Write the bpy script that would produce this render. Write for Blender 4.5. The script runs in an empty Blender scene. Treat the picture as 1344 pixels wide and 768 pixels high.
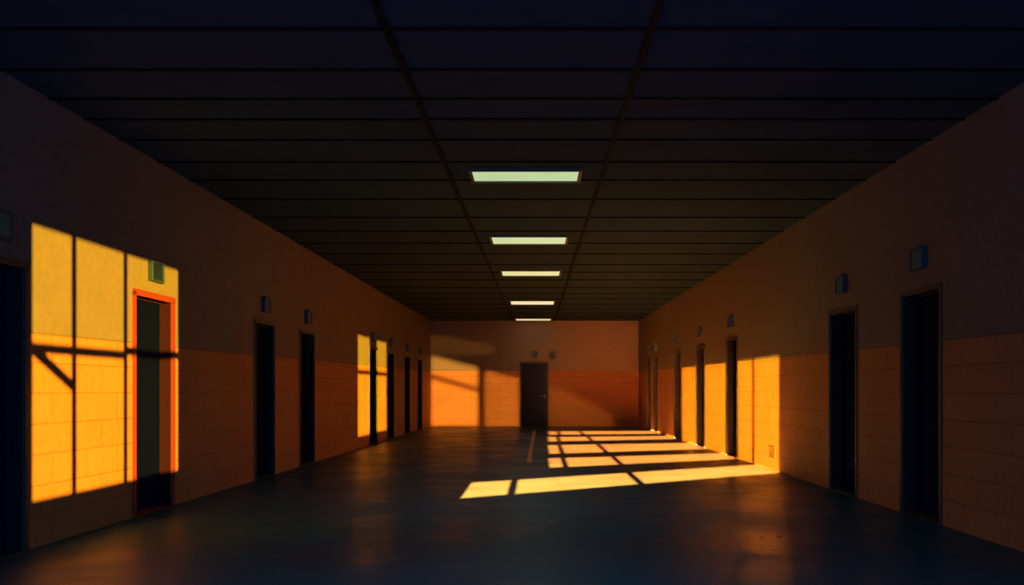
import bpy, bmesh, math
from mathutils import Vector, Matrix, Euler
from mathutils.geometry import delaunay_2d_cdt

S = bpy.context.scene
S.view_settings.view_transform = 'Standard'
S.view_settings.look = 'None'

F = 1400.0; CX = 705.0; CY = 512.0
H = 1.2; ZC = 3.475; YB = 35.0; YR = -1.5
TH = 0.2

def xl(y): return -3.5 - (YB - y) * 0.01143
def xr(y): return 3.325 + (YB - y) * 0.01

# ------------------------------------------------------------------ materials
def newmat(name):
    m = bpy.data.materials.new(name); m.use_nodes = True
    nt = m.node_tree
    b = nt.nodes['Principled BSDF']
    return m, nt, b

def simple(name, col, rough=0.5, metal=0.0, noise=0.12, scale=8.0, emit=None, estr=0.0, spec=0.5):
    m, nt, b = newmat(name)
    tc = nt.nodes.new('ShaderNodeTexCoord')
    n = nt.nodes.new('ShaderNodeTexNoise'); n.inputs['Scale'].default_value = scale
    n.inputs['Detail'].default_value = 5
    nt.links.new(tc.outputs['Object'], n.inputs['Vector'])
    mx = nt.nodes.new('ShaderNodeMix'); mx.data_type = 'RGBA'
    mx.inputs[6].default_value = tuple(c * (1 - noise) for c in col) + (1,)
    mx.inputs[7].default_value = tuple(min(1, c * (1 + noise)) for c in col) + (1,)
    nt.links.new(n.outputs['Fac'], mx.inputs[0])
    nt.links.new(mx.outputs[2], b.inputs['Base Color'])
    b.inputs['Roughness'].default_value = rough
    b.inputs['Metallic'].default_value = metal
    b.inputs['Specular IOR Level'].default_value = spec
    if emit:
        b.inputs['Emission Color'].default_value = (*emit, 1)
        b.inputs['Emission Strength'].default_value = estr
    return m

def math_node(nt, op, a, b=None, c=None):
    n = nt.nodes.new('ShaderNodeMath'); n.operation = op
    for i, v in enumerate((a, b, c)):
        if v is None: continue
        if isinstance(v, (int, float)): n.inputs[i].default_value = v
        else: nt.links.new(v, n.inputs[i])
    return n.outputs[0]

def mixc(nt, fac, a, b, blend='MIX'):
    n = nt.nodes.new('ShaderNodeMix'); n.data_type = 'RGBA'; n.blend_type = blend
    for i, v in ((0, fac), (6, a), (7, b)):
        if isinstance(v, (int, float)): n.inputs[i].default_value = v
        elif isinstance(v, tuple): n.inputs[i].default_value = (*v, 1)
        else: nt.links.new(v, n.inputs[i])
    return n.outputs[2]

def wall_mat(name, axis, z_far, z_near):
    """two-tone painted blockwork; axis = horizontal coordinate of the wall"""
    m, nt, b = newmat(name)
    tc = nt.nodes.new('ShaderNodeTexCoord')
    sp = nt.nodes.new('ShaderNodeSeparateXYZ'); nt.links.new(tc.outputs['Object'], sp.inputs[0])
    U = sp.outputs[axis]; Y = sp.outputs['Y']; Z = sp.outputs['Z']
    cb = nt.nodes.new('ShaderNodeCombineXYZ')
    nt.links.new(U, cb.inputs[0]); nt.links.new(Z, cb.inputs[1])
    def brick(w, h, mort):
        t = nt.nodes.new('ShaderNodeTexBrick')
        nt.links.new(cb.outputs[0], t.inputs['Vector'])
        t.inputs['Scale'].default_value = 1
        t.inputs['Brick Width'].default_value = w
        t.inputs['Row Height'].default_value = h
        t.inputs['Mortar Size'].default_value = mort
        t.inputs['Mortar Smooth'].default_value = 0.3
        t.inputs['Color1'].default_value = (1, 1, 1, 1)
        t.inputs['Color2'].default_value = (0.92, 0.92, 0.92, 1)
        t.inputs['Mortar'].default_value = (0.68, 0.63, 0.6, 1)
        return t
    bl = brick(0.62, 0.235, 0.006)
    bu = brick(0.40, 0.075, 0.003)
    bu.inputs['Mortar'].default_value = (0.93, 0.93, 0.93, 1)
    bu.inputs['Color2'].default_value = (0.98, 0.98, 0.98, 1)
    n1 = nt.nodes.new('ShaderNodeTexNoise'); n1.inputs['Scale'].default_value = 1.3; n1.inputs['Detail'].default_value = 8
    n1.inputs['Roughness'].default_value = 0.65
    nt.links.new(tc.outputs['Object'], n1.inputs['Vector'])
    n2 = nt.nodes.new('ShaderNodeTexNoise'); n2.inputs['Scale'].default_value = 14; n2.inputs['Detail'].default_value = 6
    nt.links.new(tc.outputs['Object'], n2.inputs['Vector'])
    lowc = mixc(nt, n1.outputs['Fac'], (0.43, 0.175, 0.070), (0.55, 0.240, 0.100))
    upc = mixc(nt, n1.outputs['Fac'], (0.190, 0.148, 0.128), (0.245, 0.190, 0.165))
    lowc = mixc(nt, 1.0, lowc, bl.outputs['Color'], 'MULTIPLY')
    upc = mixc(nt, 1.0, upc, bu.outputs['Color'], 'MULTIPLY')
    # height of the paint line
    slope = (z_far - z_near) / 27.0
    line = math_node(nt, 'MULTIPLY_ADD', math_node(nt, 'SUBTRACT', Y, 8.0), slope, z_near)
    d = math_node(nt, 'SUBTRACT', Z, line)
    isup = math_node(nt, 'GREATER_THAN', d, 0.0)
    col = mixc(nt, isup, lowc, upc)
    edge = math_node(nt, 'LESS_THAN', math_node(nt, 'ABSOLUTE', d), 0.008)
    col = mixc(nt, math_node(nt, 'MULTIPLY', edge, 0.45), col, (0.12, 0.06, 0.03))
    fine = nt.nodes.new('ShaderNodeMapRange'); nt.links.new(n2.outputs['Fac'], fine.inputs[0])
    fine.inputs[1].default_value = 0.3; fine.inputs[2].default_value = 0.7
    fine.inputs[3].default_value = 0.92; fine.inputs[4].default_value = 1.05
    cc = nt.nodes.new('ShaderNodeCombineColor')
    for i in range(3): nt.links.new(fine.outputs[0], cc.inputs[i])
    col = mixc(nt, 1.0, col, cc.outputs[0], 'MULTIPLY')
    nt.links.new(col, b.inputs['Base Color'])
    b.inputs['Roughness'].default_value = 0.62
    b.inputs['Specular IOR Level'].default_value = 0.10
    bp = nt.nodes.new('ShaderNodeBump'); bp.inputs['Strength'].default_value = 0.12; bp.inputs['Distance'].default_value = 0.01
    nt.links.new(n2.outputs['Fac'], bp.inputs['Height'])
    nt.links.new(bp.outputs[0], b.inputs['Normal'])
    return m

M_wl = wall_mat('painted_blockwork_side', 'Y', 1.80, 1.63)
M_wb = wall_mat('painted_blockwork_end', 'X', 1.83, 1.63)

def floor_mat():
    m, nt, b = newmat('polished_concrete')
    tc = nt.nodes.new('ShaderNodeTexCoord')
    sp = nt.nodes.new('ShaderNodeSeparateXYZ'); nt.links.new(tc.outputs['Object'], sp.inputs[0])
    n1 = nt.nodes.new('ShaderNodeTexNoise'); n1.inputs['Scale'].default_value = 0.9; n1.inputs['Detail'].default_value = 9
    n1.inputs['Roughness'].default_value = 0.6; n1.inputs['Distortion'].default_value = 0.6
    nt.links.new(tc.outputs['Object'], n1.inputs['Vector'])
    n2 = nt.nodes.new('ShaderNodeTexNoise'); n2.inputs['Scale'].default_value = 9; n2.inputs['Detail'].default_value = 8
    nt.links.new(tc.outputs['Object'], n2.inputs['Vector'])
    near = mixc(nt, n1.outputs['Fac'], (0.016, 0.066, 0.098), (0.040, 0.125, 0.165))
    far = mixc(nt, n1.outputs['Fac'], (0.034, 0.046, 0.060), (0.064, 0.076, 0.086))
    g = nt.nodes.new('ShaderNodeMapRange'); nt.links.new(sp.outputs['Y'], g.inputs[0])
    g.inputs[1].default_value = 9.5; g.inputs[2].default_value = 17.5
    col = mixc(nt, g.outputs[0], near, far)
    # slab joints
    def joint(coord, pos, w):
        return math_node(nt, 'LESS_THAN', math_node(nt, 'ABSOLUTE', math_node(nt, 'SUBTRACT', coord, pos)), w)
    j = joint(sp.outputs['Y'], 17.5, 0.05)
    for p in (24.5, 30.0):
        j = math_node(nt, 'MAXIMUM', j, joint(sp.outputs['Y'], p, 0.03))
    col = mixc(nt, math_node(nt, 'MULTIPLY', j, 0.6), col, (0.008, 0.008, 0.010))
    nt.links.new(col, b.inputs['Base Color'])
    r = nt.nodes.new('ShaderNodeMapRange'); nt.links.new(n1.outputs['Fac'], r.inputs[0])
    r.inputs[1].default_value = 0.3; r.inputs[2].default_value = 0.7
    r.inputs[3].default_value = 0.27; r.inputs[4].default_value = 0.5
    nt.links.new(r.outputs[0], b.inputs['Roughness'])
    b.inputs['Specular IOR Level'].default_value = 0.075
    bp = nt.nodes.new('ShaderNodeBump'); bp.inputs['Strength'].default_value = 0.12; bp.inputs['Distance'].default_value = 0.01
    nt.links.new(n2.outputs['Fac'], bp.inputs['Height'])
    nt.links.new(bp.outputs[0], b.inputs['Normal'])
    return m

M_floor = floor_mat()
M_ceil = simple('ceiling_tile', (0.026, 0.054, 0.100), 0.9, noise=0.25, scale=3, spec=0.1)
M_tee = simple('ceiling_grid_black', (0.003, 0.004, 0.008), 0.8, spec=0.1)
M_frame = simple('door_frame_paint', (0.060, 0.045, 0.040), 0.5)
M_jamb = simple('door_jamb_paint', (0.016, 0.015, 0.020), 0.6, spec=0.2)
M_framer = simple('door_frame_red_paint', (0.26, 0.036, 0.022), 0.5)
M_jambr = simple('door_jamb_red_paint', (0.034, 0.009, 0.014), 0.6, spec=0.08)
M_leaf = simple('door_leaf_teal', (0.0016, 0.0042, 0.045), 0.6, noise=0.2, spec=0.02)
M_leafb = simple('door_leaf_grey', (0.008, 0.016, 0.060), 0.55, noise=0.2, spec=0.10)
M_metal = simple('brushed_metal', (0.16, 0.16, 0.15), 0.4, 1.0)
M_sign = simple('sign_housing', (0.022, 0.055, 0.075), 0.5)
M_face = simple('sign_face', (0.006, 0.014, 0.026), 0.4, emit=(0.10, 0.25, 0.25), estr=0.025)
M_mark = simple('yellow_floor_paint', (0.50, 0.16, 0.025), 0.6)
M_vent = simple('vent_metal', (0.16, 0.07, 0.03), 0.6)
M_rail = simple('light_trim', (0.08, 0.09, 0.085), 0.5)

def panel_mat(i, c, s):
    m, nt, b = newmat('light_diffuser_%d' % i)
    b.inputs['Base Color'].default_value = (0.3, 0.3, 0.28, 1)
    tc = nt.nodes.new('ShaderNodeTexCoord')
    n = nt.nodes.new('ShaderNodeTexNoise'); n.inputs['Scale'].default_value = 2.5
    nt.links.new(tc.outputs['Object'], n.inputs['Vector'])
    col = mixc(nt, n.outputs['Fac'], tuple(x * 0.85 for x in c), tuple(min(1, x * 1.15) for x in c))
    nt.links.new(col, b.inputs['Emission Color'])
    b.inputs['Emission Strength'].default_value = s
    return m

# ------------------------------------------------------------------ mesh helpers
def box(bm, a, b, mi=0, M=None):
    x0, y0, z0 = a; x1, y1, z1 = b
    vs = [Vector(p) for p in ((x0,y0,z0),(x1,y0,z0),(x1,y1,z0),(x0,y1,z0),(x0,y0,z1),(x1,y0,z1),(x1,y1,z1),(x0,y1,z1))]
    if M: vs = [M @ v for v in vs]
    V = [bm.verts.new(v) for v in vs]
    for f in ((0,3,2,1),(4,5,6,7),(0,1,5,4),(1,2,6,5),(2,3,7,6),(3,0,4,7)):
        fc = bm.faces.new([V[i] for i in f]); fc.material_index = mi

def cyl(bm, p, axis, r, L, mi=0, seg=16):
    ax = Vector(axis).normalized()
    q = ax.to_track_quat('Z', 'Y').to_matrix().to_4x4()
    M = Matrix.Translation(Vector(p) + ax * L / 2) @ q
    r_ = bmesh.ops.create_cone(bm, cap_ends=True, segments=seg, radius1=r, radius2=r, depth=L, matrix=M)
    for v in r_['verts']:
        for f in v.link_faces: f.material_index = mi

def finish(bm, name, mats, M=None, bevel=0):
    bmesh.ops.recalc_face_normals(bm, faces=bm.faces)
    me = bpy.data.meshes.new(name); bm.to_mesh(me); bm.free()
    for m in mats: me.materials.append(m)
    o = bpy.data.objects.new(name, me)
    S.collection.objects.link(o)
    if M: o.matrix_world = M
    if bevel:
        bv = o.modifiers.new('bevel', 'BEVEL'); bv.width = bevel; bv.segments = 2; bv.limit_method = 'ANGLE'
    return o

def pip(p, poly):
    x, y = p; c = False; n = len(poly)
    for i in range(n):
        x1, y1 = poly[i]; x2, y2 = poly[(i + 1) % n]
        if (y1 > y) != (y2 > y) and x < (x2 - x1) * (y - y1) / (y2 - y1) + x1: c = not c
    return c

def plate(bm, outer, holes, to3d):
    pts = []; edges = []
    for poly in [outer] + holes:
        s = len(pts)
        pts += [Vector(p) for p in poly]
        edges += [(s + i, s + (i + 1) % len(poly)) for i in range(len(poly))]
    r = delaunay_2d_cdt(pts, edges, [], 0, 1e-6)
    V = [bm.verts.new(to3d(v.x, v.y)) for v in r[0]]
    for f in r[2]:
        c = sum((r[0][i] for i in f), Vector((0, 0))) / len(f)
        if any(pip(c, h) for h in holes): continue
        bm.faces.new([V[i] for i in f])

# ------------------------------------------------------------------ door layout
DH = 2.13
Ldoors = [(6.92, 7.94), (10.0, 11.05), (14.1, 15.1), (16.65, 17.67), (23.1, 24.15), (25.65, 26.7), (28.7, 29.75), (31.5, 32.6)]
Rdoors = [(9.44, 10.44), (11.85, 12.9), (18.57, 19.6), (22.0, 23.05), (25.35, 26.5), (29.75, 30.85), (31.4, 32.4)]

# wall-local frame: u along +Y, v outward, z
def side_matrix(side, y0):
    if side == 'L':
        u = Vector((0.01143, 1, 0)).normalized(); v = Vector((-u.y, u.x, 0)); x = xl(y0)
    else:
        u = Vector((-0.01, 1, 0)).normalized(); v = Vector((u.y, -u.x, 0)); x = xr(y0)
    M = Matrix.Identity(4)
    M.col[0][:3] = u; M.col[1][:3] = v; M.col[2][:3] = (0, 0, 1); M.col[3][:3] = (x, y0, 0)
    return M

def build_side(side, doors, ystart, near_holes=None):
    bm = bmesh.new()
    fx = xl if side == 'L' else xr
    sg = -1 if side == 'L' else 1
    def seg(ya, yb, z0, z1):
        pa = [(fx(ya), ya), (fx(yb), yb), (fx(yb) + sg * TH, yb), (fx(ya) + sg * TH, ya)]
        V = [bm.verts.new((x, y, z)) for z in (z0, z1) for x, y in pa]
        for f in ((0,1,2,3),(4,5,6,7),(0,1,5,4),(1,2,6,5),(2,3,7,6),(3,0,4,7)):
            bm.faces.new([V[i] for i in f])
    y = ystart
    for a, b in doors:
        seg(y, a, 0, ZC); seg(a, b, DH, ZC); y = b
    seg(y, YB, 0, ZC)
    if near_holes is not None:
        plate(bm, [(YR, 0), (ystart, 0), (ystart, ZC), (YR, ZC)], near_holes, lambda u, w: Vector((fx(u), u, w)))  # unseen near section, holes added to shape the beam on the left wall
    return bm

# ------------------------------------------------------------------ sunlight through gobo holes shaped to the lit patches
def through(P, pts, plane):
    """project scene points toward lamp P onto wall plane; returns 2-D coordinates on that wall"""
    out = []
    for p in pts:
        p = Vector(p); d = p - P
        if plane == 'rear':
            t = (YR - P.y) / d.y; q = P + d * t; out.append((q.x, q.z))
        else:  # right wall:  x = 3.325+(35-y)*0.01
            t = (3.675 - 0.01 * P.y - P.x) / (d.x + 0.01 * d.y); q = P + d * t; out.append((q.y, q.z))
    return out

P_A = Vector((14.8, -7, 2.4))
P_B = Vector((-5, -12, 4.0))
P_F = Vector((-1, -12, 4.2))
P_C = Vector((6, -12, 3.6))
P_D = Vector((2.5, -12, 3.6))

def LW(y, z): return (xl(y), y, z)
def RW(y, z): return (xr(y), y, z)
def FL(x, y): return (x, y, 0)
def quadL(y0, y1, z0, z1): return [LW(y0, z0), LW(y1, z0), LW(y1, z1), LW(y0, z1)]
def quadR(y0, y1, z0, z1): return [RW(y0, z0), RW(y1, z0), RW(y1, z1), RW(y0, z1)]

# A - near left wall
A = [quadL(8.05, 8.71, 1.56, 2.45), quadL(8.80, 9.77, 1.56, 2.45), quadL(9.86, 11.2, 1.60, 2.45),
     [LW(8.25, 1.48), LW(8.71, 1.48), LW(8.71, 1.29)],
     [LW(8.05, 0.36), LW(8.71, 0.36), LW(8.71, 1.19), LW(8.05, 1.46)],
     quadL(8.80, 9.77, 0.36, 1.48), quadL(9.86, 11.2, 0.36, 1.52)]
holesA = [through(P_A, p, 'right') for p in A]
# B - right wall
B = [quadR(15.54, 17.2, 0.0, 1.70), quadR(17.38, 18.5, 0.0, 1.70), quadR(19.68, 21.92, 0.0, 1.70), quadR(23.13, 25.15, 0.0, 1.70)]
holesB = [through(P_B, p, 'rear') for p in B]
# floor bars
def lerp(a, b, t): return a + (b - a) * t
Fp = []
for (n0, n1, f0, f1, cuts) in [
    ((-.845, 11.83), (3.50, 15.45), (-.82, 13.8), (3.50, 17.1), (-.3, 1.33)),
    ((.2, 16.5), (3.47, 18.6), (.2, 18.7), (3.45, 20.2), (.45, 1.36)),
    ((.24, 20.1), (3.44, 21.7), (.25, 23.2), (3.42, 24.2), (.48, 1.34)),
    ((.28, 24.9), (3.40, 26.1), (.3, 27.2), (3.39, 27.9), (.52, 1.3)),
    ((.33, 28.6), (3.37, 29.3), (.35, 30.9), (3.36, 31.3), (.6, 1.25))]:
    xs = [n0[0]]
    for c in cuts: xs += [c - 0.05, c + 0.05]
    xs.append(n1[0])
    for i in range(0, len(xs), 2):
        a, b = xs[i], xs[i + 1]
        ta = (a - n0[0]) / (n1[0] - n0[0]); tb = (b - n0[0]) / (n1[0] - n0[0])
        Fp.append([FL(a, lerp(n0[1], n1[1], ta)), FL(b, lerp(n0[1], n1[1], tb)),
                   FL(b, lerp(f0[1], f1[1], tb)), FL(a, lerp(f0[1], f1[1], ta))])
holesF = [through(P_F, p, 'rear') for p in Fp]
# C - far left wall
C = [quadL(21.75, 23.12, 1.62, 2.32), quadL(21.75, 23.12, 0.25, 1.52), quadL(24.15, 25.5, 0.25, 1.52), quadL(24.15, 25.5, 1.62, 2.32)]
holesC = [through(P_C, p, 'rear') for p in C]
# D - end wall
def BW(x, z): return (x, YB, z)
D = [[BW(-3.48, 1.72), BW(-1.95, 1.28), BW(-1.95, 1.93), BW(-3.48, 2.32)],
     [BW(-3.48, 0.02), BW(-1.95, 0.02), BW(-1.95, 1.14), BW(-3.48, 1.58)]]
def dim_slots(x0, x1, zbot, ztop0, ztop1, period, duty):  # thin slots added to weaken the beam on the end wall
    """dimming slots under a line running from ztop0 at x0 to ztop1 at x1"""
    out = []
    z = zbot
    while True:
        a, b = z, z + period * duty
        z += period
        hi = max(ztop0, ztop1)
        if b > hi: break
        # clip in x so that the slot stays below the line
        if abs(ztop1 - ztop0) > 1e-6 and b > min(ztop0, ztop1):
            xc = x0 + (x1 - x0) * (b - ztop0) / (ztop1 - ztop0)
            if ztop0 > ztop1: xa, xb = x0, xc
            else: xa, xb = xc, x1
        else: xa, xb = x0, x1
        if xb - xa > 0.05: out.append([BW(xa, a), BW(xb, a), BW(xb, b), BW(xa, b)])
    return out
D += dim_slots(-1.72, -0.6, 0.02, 1.87, 1.57, 0.09, 0.42)
D += dim_slots(0.42, 2.5, 0.02, 1.40, 0.35, 0.09, 0.10)
D += dim_slots(-3.48, -1.5, 2.42, 3.1, 2.6, 0.12, 0.09)
holesD = [through(P_D, p, 'rear') for p in D]

# ------------------------------------------------------------------ room shell
bm = build_side('L', Ldoors, YR); finish(bm, 'wall_left', [M_wl])
bm = build_side('R', Rdoors, 8.2, holesA); finish(bm, 'wall_right', [M_wl])
# end wall with door opening
bx0, bx1, bdh = -0.56, 0.36, 2.11
bm = bmesh.new()
XL, XR_ = xl(YB) - TH, xr(YB) + TH
box(bm, (XL, YB, 0), (bx0, YB + TH, ZC)); box(bm, (bx1, YB, 0), (XR_, YB + TH, ZC)); box(bm, (bx0, YB, bdh), (bx1, YB + TH, ZC))
finish(bm, 'wall_back', [M_wb])
bm = bmesh.new()
plate(bm, [(xl(YR) , 0), (xr(YR), 0), (xr(YR), ZC), (xl(YR), ZC)], holesB + holesF + holesC + holesD, lambda u, w: Vector((u, YR, w)))  # unseen wall used as gobo, holes shaped to throw the lit patches
finish(bm, 'wall_front_gobo', [M_wb])
bm = bmesh.new(); box(bm, (-4.2, YR, -0.15), (4.0, YB + TH, 0)); finish(bm, 'floor', [M_floor])
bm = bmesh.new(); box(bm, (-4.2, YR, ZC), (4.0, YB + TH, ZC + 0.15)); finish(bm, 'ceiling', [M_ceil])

# ceiling grid
bm = bmesh.new()
rows = [3185 / (512 - y) for y in (37, 91, 129, 156, 183, 212, 236, 261, 285, 303, 319, 333, 347, 357, 367, 377, 385, 392, 399, 405, 411, 416)]
rows = [-1, 0.2, 1.4, 2.6, 3.8, 4.9, 5.85] + rows
for y in rows:
    box(bm, (xl(y), y - 0.018, ZC - 0.012), (xr(y), y + 0.018, ZC))
def strip(x0, x1):
    V = []
    for x, y in ((x0, YR), (x1, YB)):
        for dx in (-0.022, 0.022):
            for z in (ZC - 0.018, ZC): V.append(bm.verts.new((x + dx, y, z)))
    for f in ((0,1,3,2),(4,5,7,6),(0,2,6,4),(1,3,7,5),(0,1,5,4),(2,3,7,6)): bm.faces.new([V[i] for i in f])
strip(-0.99, -0.80); strip(0.76, 0.56)
finish(bm, 'ceiling_grid', [M_tee])

# light panels
panels = [(10.98, 11.54, (0.46, 0.64, 0.34), 1.0), (15.7, 16.5, (0.54, 0.66, 0.34), 1.0), (20.2, 21.1, (0.68, 0.70, 0.33), 1.0),
          (27.0, 28.2, (0.85, 0.74, 0.40), 1.0), (33.7, 34.7, (0.70, 0.66, 0.34), 1.0)]
for i, (a, b, c, s) in enumerate(panels):
    bm = bmesh.new()
    x0, x1 = -0.675, 0.43
    t = 0.035; zt = ZC - 0.03
    box(bm, (x0 - t, a - t, zt), (x1 + t, a, ZC), 1); box(bm, (x0 - t, b, zt), (x1 + t, b + t, ZC), 1)
    box(bm, (x0 - t, a, zt), (x0, b, ZC), 1); box(bm, (x1, a, zt), (x1 + t, b, ZC), 1)
    box(bm, (x0, a, ZC - 0.014), (x1, b, ZC - 0.002), 0)
    finish(bm, 'ceiling_light_panel', [panel_mat(i, c, s), M_rail])

# ------------------------------------------------------------------ doors
def door(name, M, w, h, frame, jamb, leaf, handle_near=True, leaf_depth=0.12, wide=0.045):
    bm = bmesh.new()
    pr = -0.018
    # casing on the wall face (slot 0)
    box(bm, (-wide * 0.4, pr, 0), (wide * 0.6, 0.01, h), 0)
    box(bm, (w - wide * 0.6, pr, 0), (w + wide * 0.4, 0.01, h), 0)
    box(bm, (-wide * 0.4, pr, h - wide * 0.6), (w + wide * 0.4, 0.01, h + wide * 0.4), 0)
    # jamb lining (slot 3)
    s = wide * 0.6
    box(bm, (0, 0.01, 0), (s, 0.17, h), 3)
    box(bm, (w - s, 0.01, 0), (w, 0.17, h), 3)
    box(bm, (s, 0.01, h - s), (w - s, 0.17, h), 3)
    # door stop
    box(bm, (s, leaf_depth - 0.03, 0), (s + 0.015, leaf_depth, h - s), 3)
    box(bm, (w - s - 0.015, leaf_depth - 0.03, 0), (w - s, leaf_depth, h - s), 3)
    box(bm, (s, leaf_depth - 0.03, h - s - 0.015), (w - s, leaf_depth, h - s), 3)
    # leaf
    box(bm, (s, leaf_depth, 0.012), (w - s, leaf_depth + 0.045, h - s), 1)
    # threshold, kick plate
    box(bm, (s, -0.01, 0), (w - s, leaf_depth + 0.05, 0.012), 0)
    box(bm, (s + 0.04, leaf_depth - 0.003, 0.04), (w - s - 0.04, leaf_depth, 0.24), 1)
    # handle: plate, spindle, lever
    hx = s + 0.075 if handle_near else w - s - 0.075
    d = 1 if handle_near else -1
    box(bm, (hx - 0.015, leaf_depth - 0.008, 0.90), (hx + 0.015, leaf_depth, 1.06), 2)
    cyl(bm, (hx, leaf_depth, 1.0), (0, -1, 0), 0.009, 0.055, 2)
    cyl(bm, (hx - 0.008 * d, leaf_depth - 0.052, 1.0), (d, 0, 0), 0.009, 0.12, 2)
    # hinges
    kx = w - s - 0.01 if handle_near else s + 0.01
    for z in (0.25, 1.05, h - 0.28):
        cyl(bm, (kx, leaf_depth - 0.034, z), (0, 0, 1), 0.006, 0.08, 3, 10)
    return finish(bm, name, [frame, leaf, M_metal, jamb], M)

k = 1
for i, (a, b) in enumerate(Ldoors):
    r = i == 1
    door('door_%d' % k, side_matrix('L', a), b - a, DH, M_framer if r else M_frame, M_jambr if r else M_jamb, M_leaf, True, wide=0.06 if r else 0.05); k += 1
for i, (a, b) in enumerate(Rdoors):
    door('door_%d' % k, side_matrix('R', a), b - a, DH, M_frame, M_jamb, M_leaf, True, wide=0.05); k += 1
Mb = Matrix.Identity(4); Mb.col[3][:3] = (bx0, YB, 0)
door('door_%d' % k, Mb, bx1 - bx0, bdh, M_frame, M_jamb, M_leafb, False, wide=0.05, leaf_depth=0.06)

# ------------------------------------------------------------------ exit signs above doors
def sign(M, w=0.32, h=0.205, d=0.05):
    bm = bmesh.new()
    t = 0.022
    box(bm, (-w/2, -d, -h/2), (-w/2 + t, 0, h/2), 0); box(bm, (w/2 - t, -d, -h/2), (w/2, 0, h/2), 0)
    box(bm, (-w/2 + t, -d, h/2 - t), (w/2 - t, 0, h/2), 0); box(bm, (-w/2 + t, -d, -h/2), (w/2 - t, 0, -h/2 + t), 0)
    box(bm, (-w/2 + t, -d + 0.012, -h/2 + t), (w/2 - t, 0, h/2 - t), 1)
    box(bm, (-0.03, -d * 0.6, h/2), (0.03, 0, h/2 + 0.02), 0)
    return finish(bm, 'exit_sign', [M_sign, M_face], M, bevel=0.004)
for side, lst in (('L', Ldoors), ('R', Rdoors)):
    for i, (a, b) in enumerate(lst):
        yc = (a + b) / 2
        if side == 'L' and i == 0: yc = 7.5
        M = side_matrix(side, yc) @ Matrix.Translation((0, 0, 2.42 if side == 'R' else 2.365))
        sign(M)
for x in (-0.08, 0.5):
    M = Matrix.Identity(4); M.col[3][:3] = (x, YB, 2.38)
    sign(M, 0.2, 0.17, 0.06)

# floor marking & wall vent
bm = bmesh.new()
V = [bm.verts.new(p) for p in ((-0.18, 17.6, 0.002), (-0.10, 17.6, 0.002), (-0.04, 31.5, 0.002), (-0.12, 31.5, 0.002))]
bm.faces.new(V)
r = bmesh.ops.extrude_face_region(bm, geom=bm.faces[:])
for v in r['geom']:
    if isinstance(v, bmesh.types.BMVert): v.co.z = 0.0005
finish(bm, 'floor_marking_line', [M_mark])

bm = bmesh.new()
w, h = 0.44, 0.18
box(bm, (-w/2, -0.012, 0), (w/2, 0, 0.02)); box(bm, (-w/2, -0.012, h - 0.02), (w/2, 0, h))
box(bm, (-w/2, -0.012, 0.02), (-w/2 + 0.02, 0, h - 0.02)); box(bm, (w/2 - 0.02, -0.012, 0.02), (w/2, 0, h - 0.02))
for j in range(6):
    z = 0.03 + j * 0.021
    box(bm, (-w/2 + 0.02, -0.009, z), (w/2 - 0.02, -0.001, z + 0.009))
finish(bm, 'wall_vent', [M_vent], side_matrix('R', 15.97) @ Matrix.Translation((0, 0, 0.19)))

# ------------------------------------------------------------------ lights
def sunspot(name, P, target, half_deg, power, col, radius):
    L = bpy.data.lights.new(name, 'SPOT')
    L.energy = power; L.color = col; L.shadow_soft_size = radius
    L.spot_size = math.radians(half_deg * 2); L.spot_blend = 0.0
    L.use_nodes = True
    nt = L.node_tree
    em = [n for n in nt.nodes if n.type == 'EMISSION'][0]
    fo = nt.nodes.new('ShaderNodeLightFalloff'); fo.inputs['Strength'].default_value = 1.0
    nt.links.new(fo.outputs['Constant'], em.inputs['Strength'])
    o = bpy.data.objects.new(name, L); S.collection.objects.link(o)
    o.location = P
    o.rotation_euler = (Vector(target) - P).to_track_quat('-Z', 'Y').to_euler()
    return o

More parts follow.
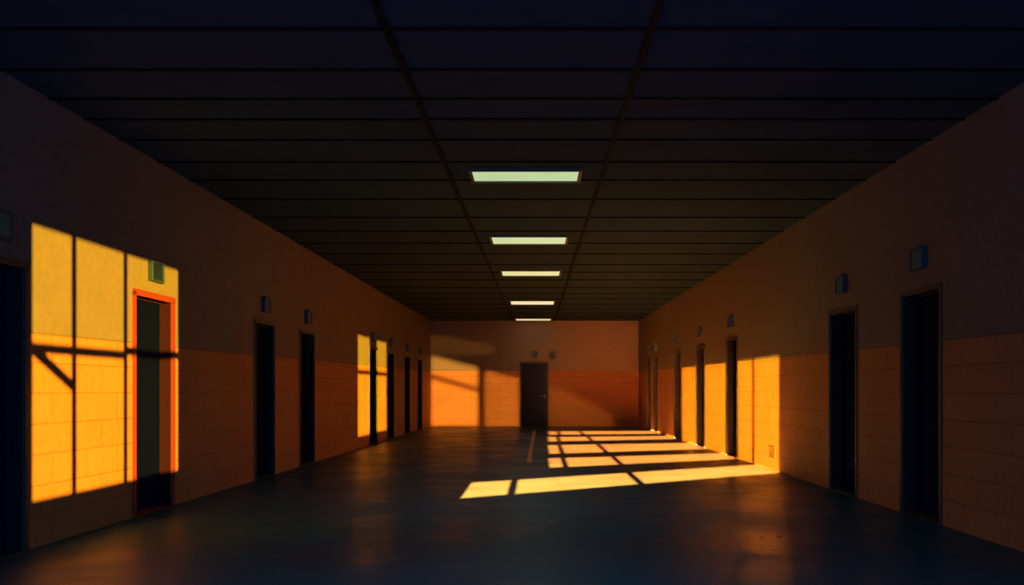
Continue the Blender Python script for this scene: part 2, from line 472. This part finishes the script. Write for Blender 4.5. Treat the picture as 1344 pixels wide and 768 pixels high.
SUN = (1.0, 0.55, 0.02)
sunspot('sun_beam_left', P_A, (xl(9.6), 9.6, 1.4), 6.5, 200, SUN, 0.04)
sunspot('sun_beam_right', P_B, (3.4, 19.3, 0.9), 4.2, 440, SUN, 0.02)
sunspot('sun_beam_floor', P_F, (1.6, 19.6, 0.0), 5.6, 9500, (1.0, 0.265, 0.033), 0.02)
sunspot('sun_beam_far', P_C, (xl(23.5), 23.5, 1.25), 2.7, 470, SUN, 0.02)
sunspot('sun_beam_end', P_D, (-0.6, YB, 1.1), 4.6, 95, (1.0, 0.48, 0.06), 0.035)

for i, (y, p, c) in enumerate([(5.0, 85, (0.40, 0.68, 1.0)), (11.26, 52, (0.8, 0.8, 0.95)), (16.1, 50, (0.88, 0.8, 0.85)), (20.65, 46, (0.95, 0.78, 0.76)),  # first entry is an added cool fill with no panel above it
                            (27.6, 48, (1, 0.76, 0.70)), (33.0, 18, (1, 0.76, 0.65))]):
    L = bpy.data.lights.new('panel_and_fill_lamp', 'SPOT'); L.energy = p; L.color = c
    L.spot_size = math.radians(140); L.spot_blend = 1.0; L.shadow_soft_size = 0.0
    o = bpy.data.objects.new('panel_and_fill_lamp', L); S.collection.objects.link(o)
    o.location = (-0.12, y, ZC - 0.05)

# added cool fill light, unseen behind the viewer
L = bpy.data.lights.new('cool_fill_light', 'AREA'); L.shape = 'RECTANGLE'; L.size = 5.5; L.size_y = 1.4
L.energy = 140; L.color = (0.10, 0.42, 1.0)
o = bpy.data.objects.new('cool_fill_light', L); S.collection.objects.link(o)
o.location = (0, YR + 0.25, 0.9); o.rotation_euler = (math.radians(100), 0, 0)

w = bpy.data.worlds.new('World'); S.world = w; w.use_nodes = True
w.node_tree.nodes['Background'].inputs[0].default_value = (0.05, 0.08, 0.14, 1)
w.node_tree.nodes['Background'].inputs[1].default_value = 0.5

# ------------------------------------------------------------------ camera
cam = bpy.data.cameras.new('camera'); co = bpy.data.objects.new('camera', cam); S.collection.objects.link(co)
co.location = (0, 0, H); co.rotation_euler = (math.radians(90), 0, 0)
cam.sensor_fit = 'HORIZONTAL'; cam.sensor_width = 36; cam.lens = 36 * F / 1344
cam.shift_x = (672 - CX) / 1344; cam.shift_y = (CY - 384) / 1344
cam.clip_end = 200
S.camera = co
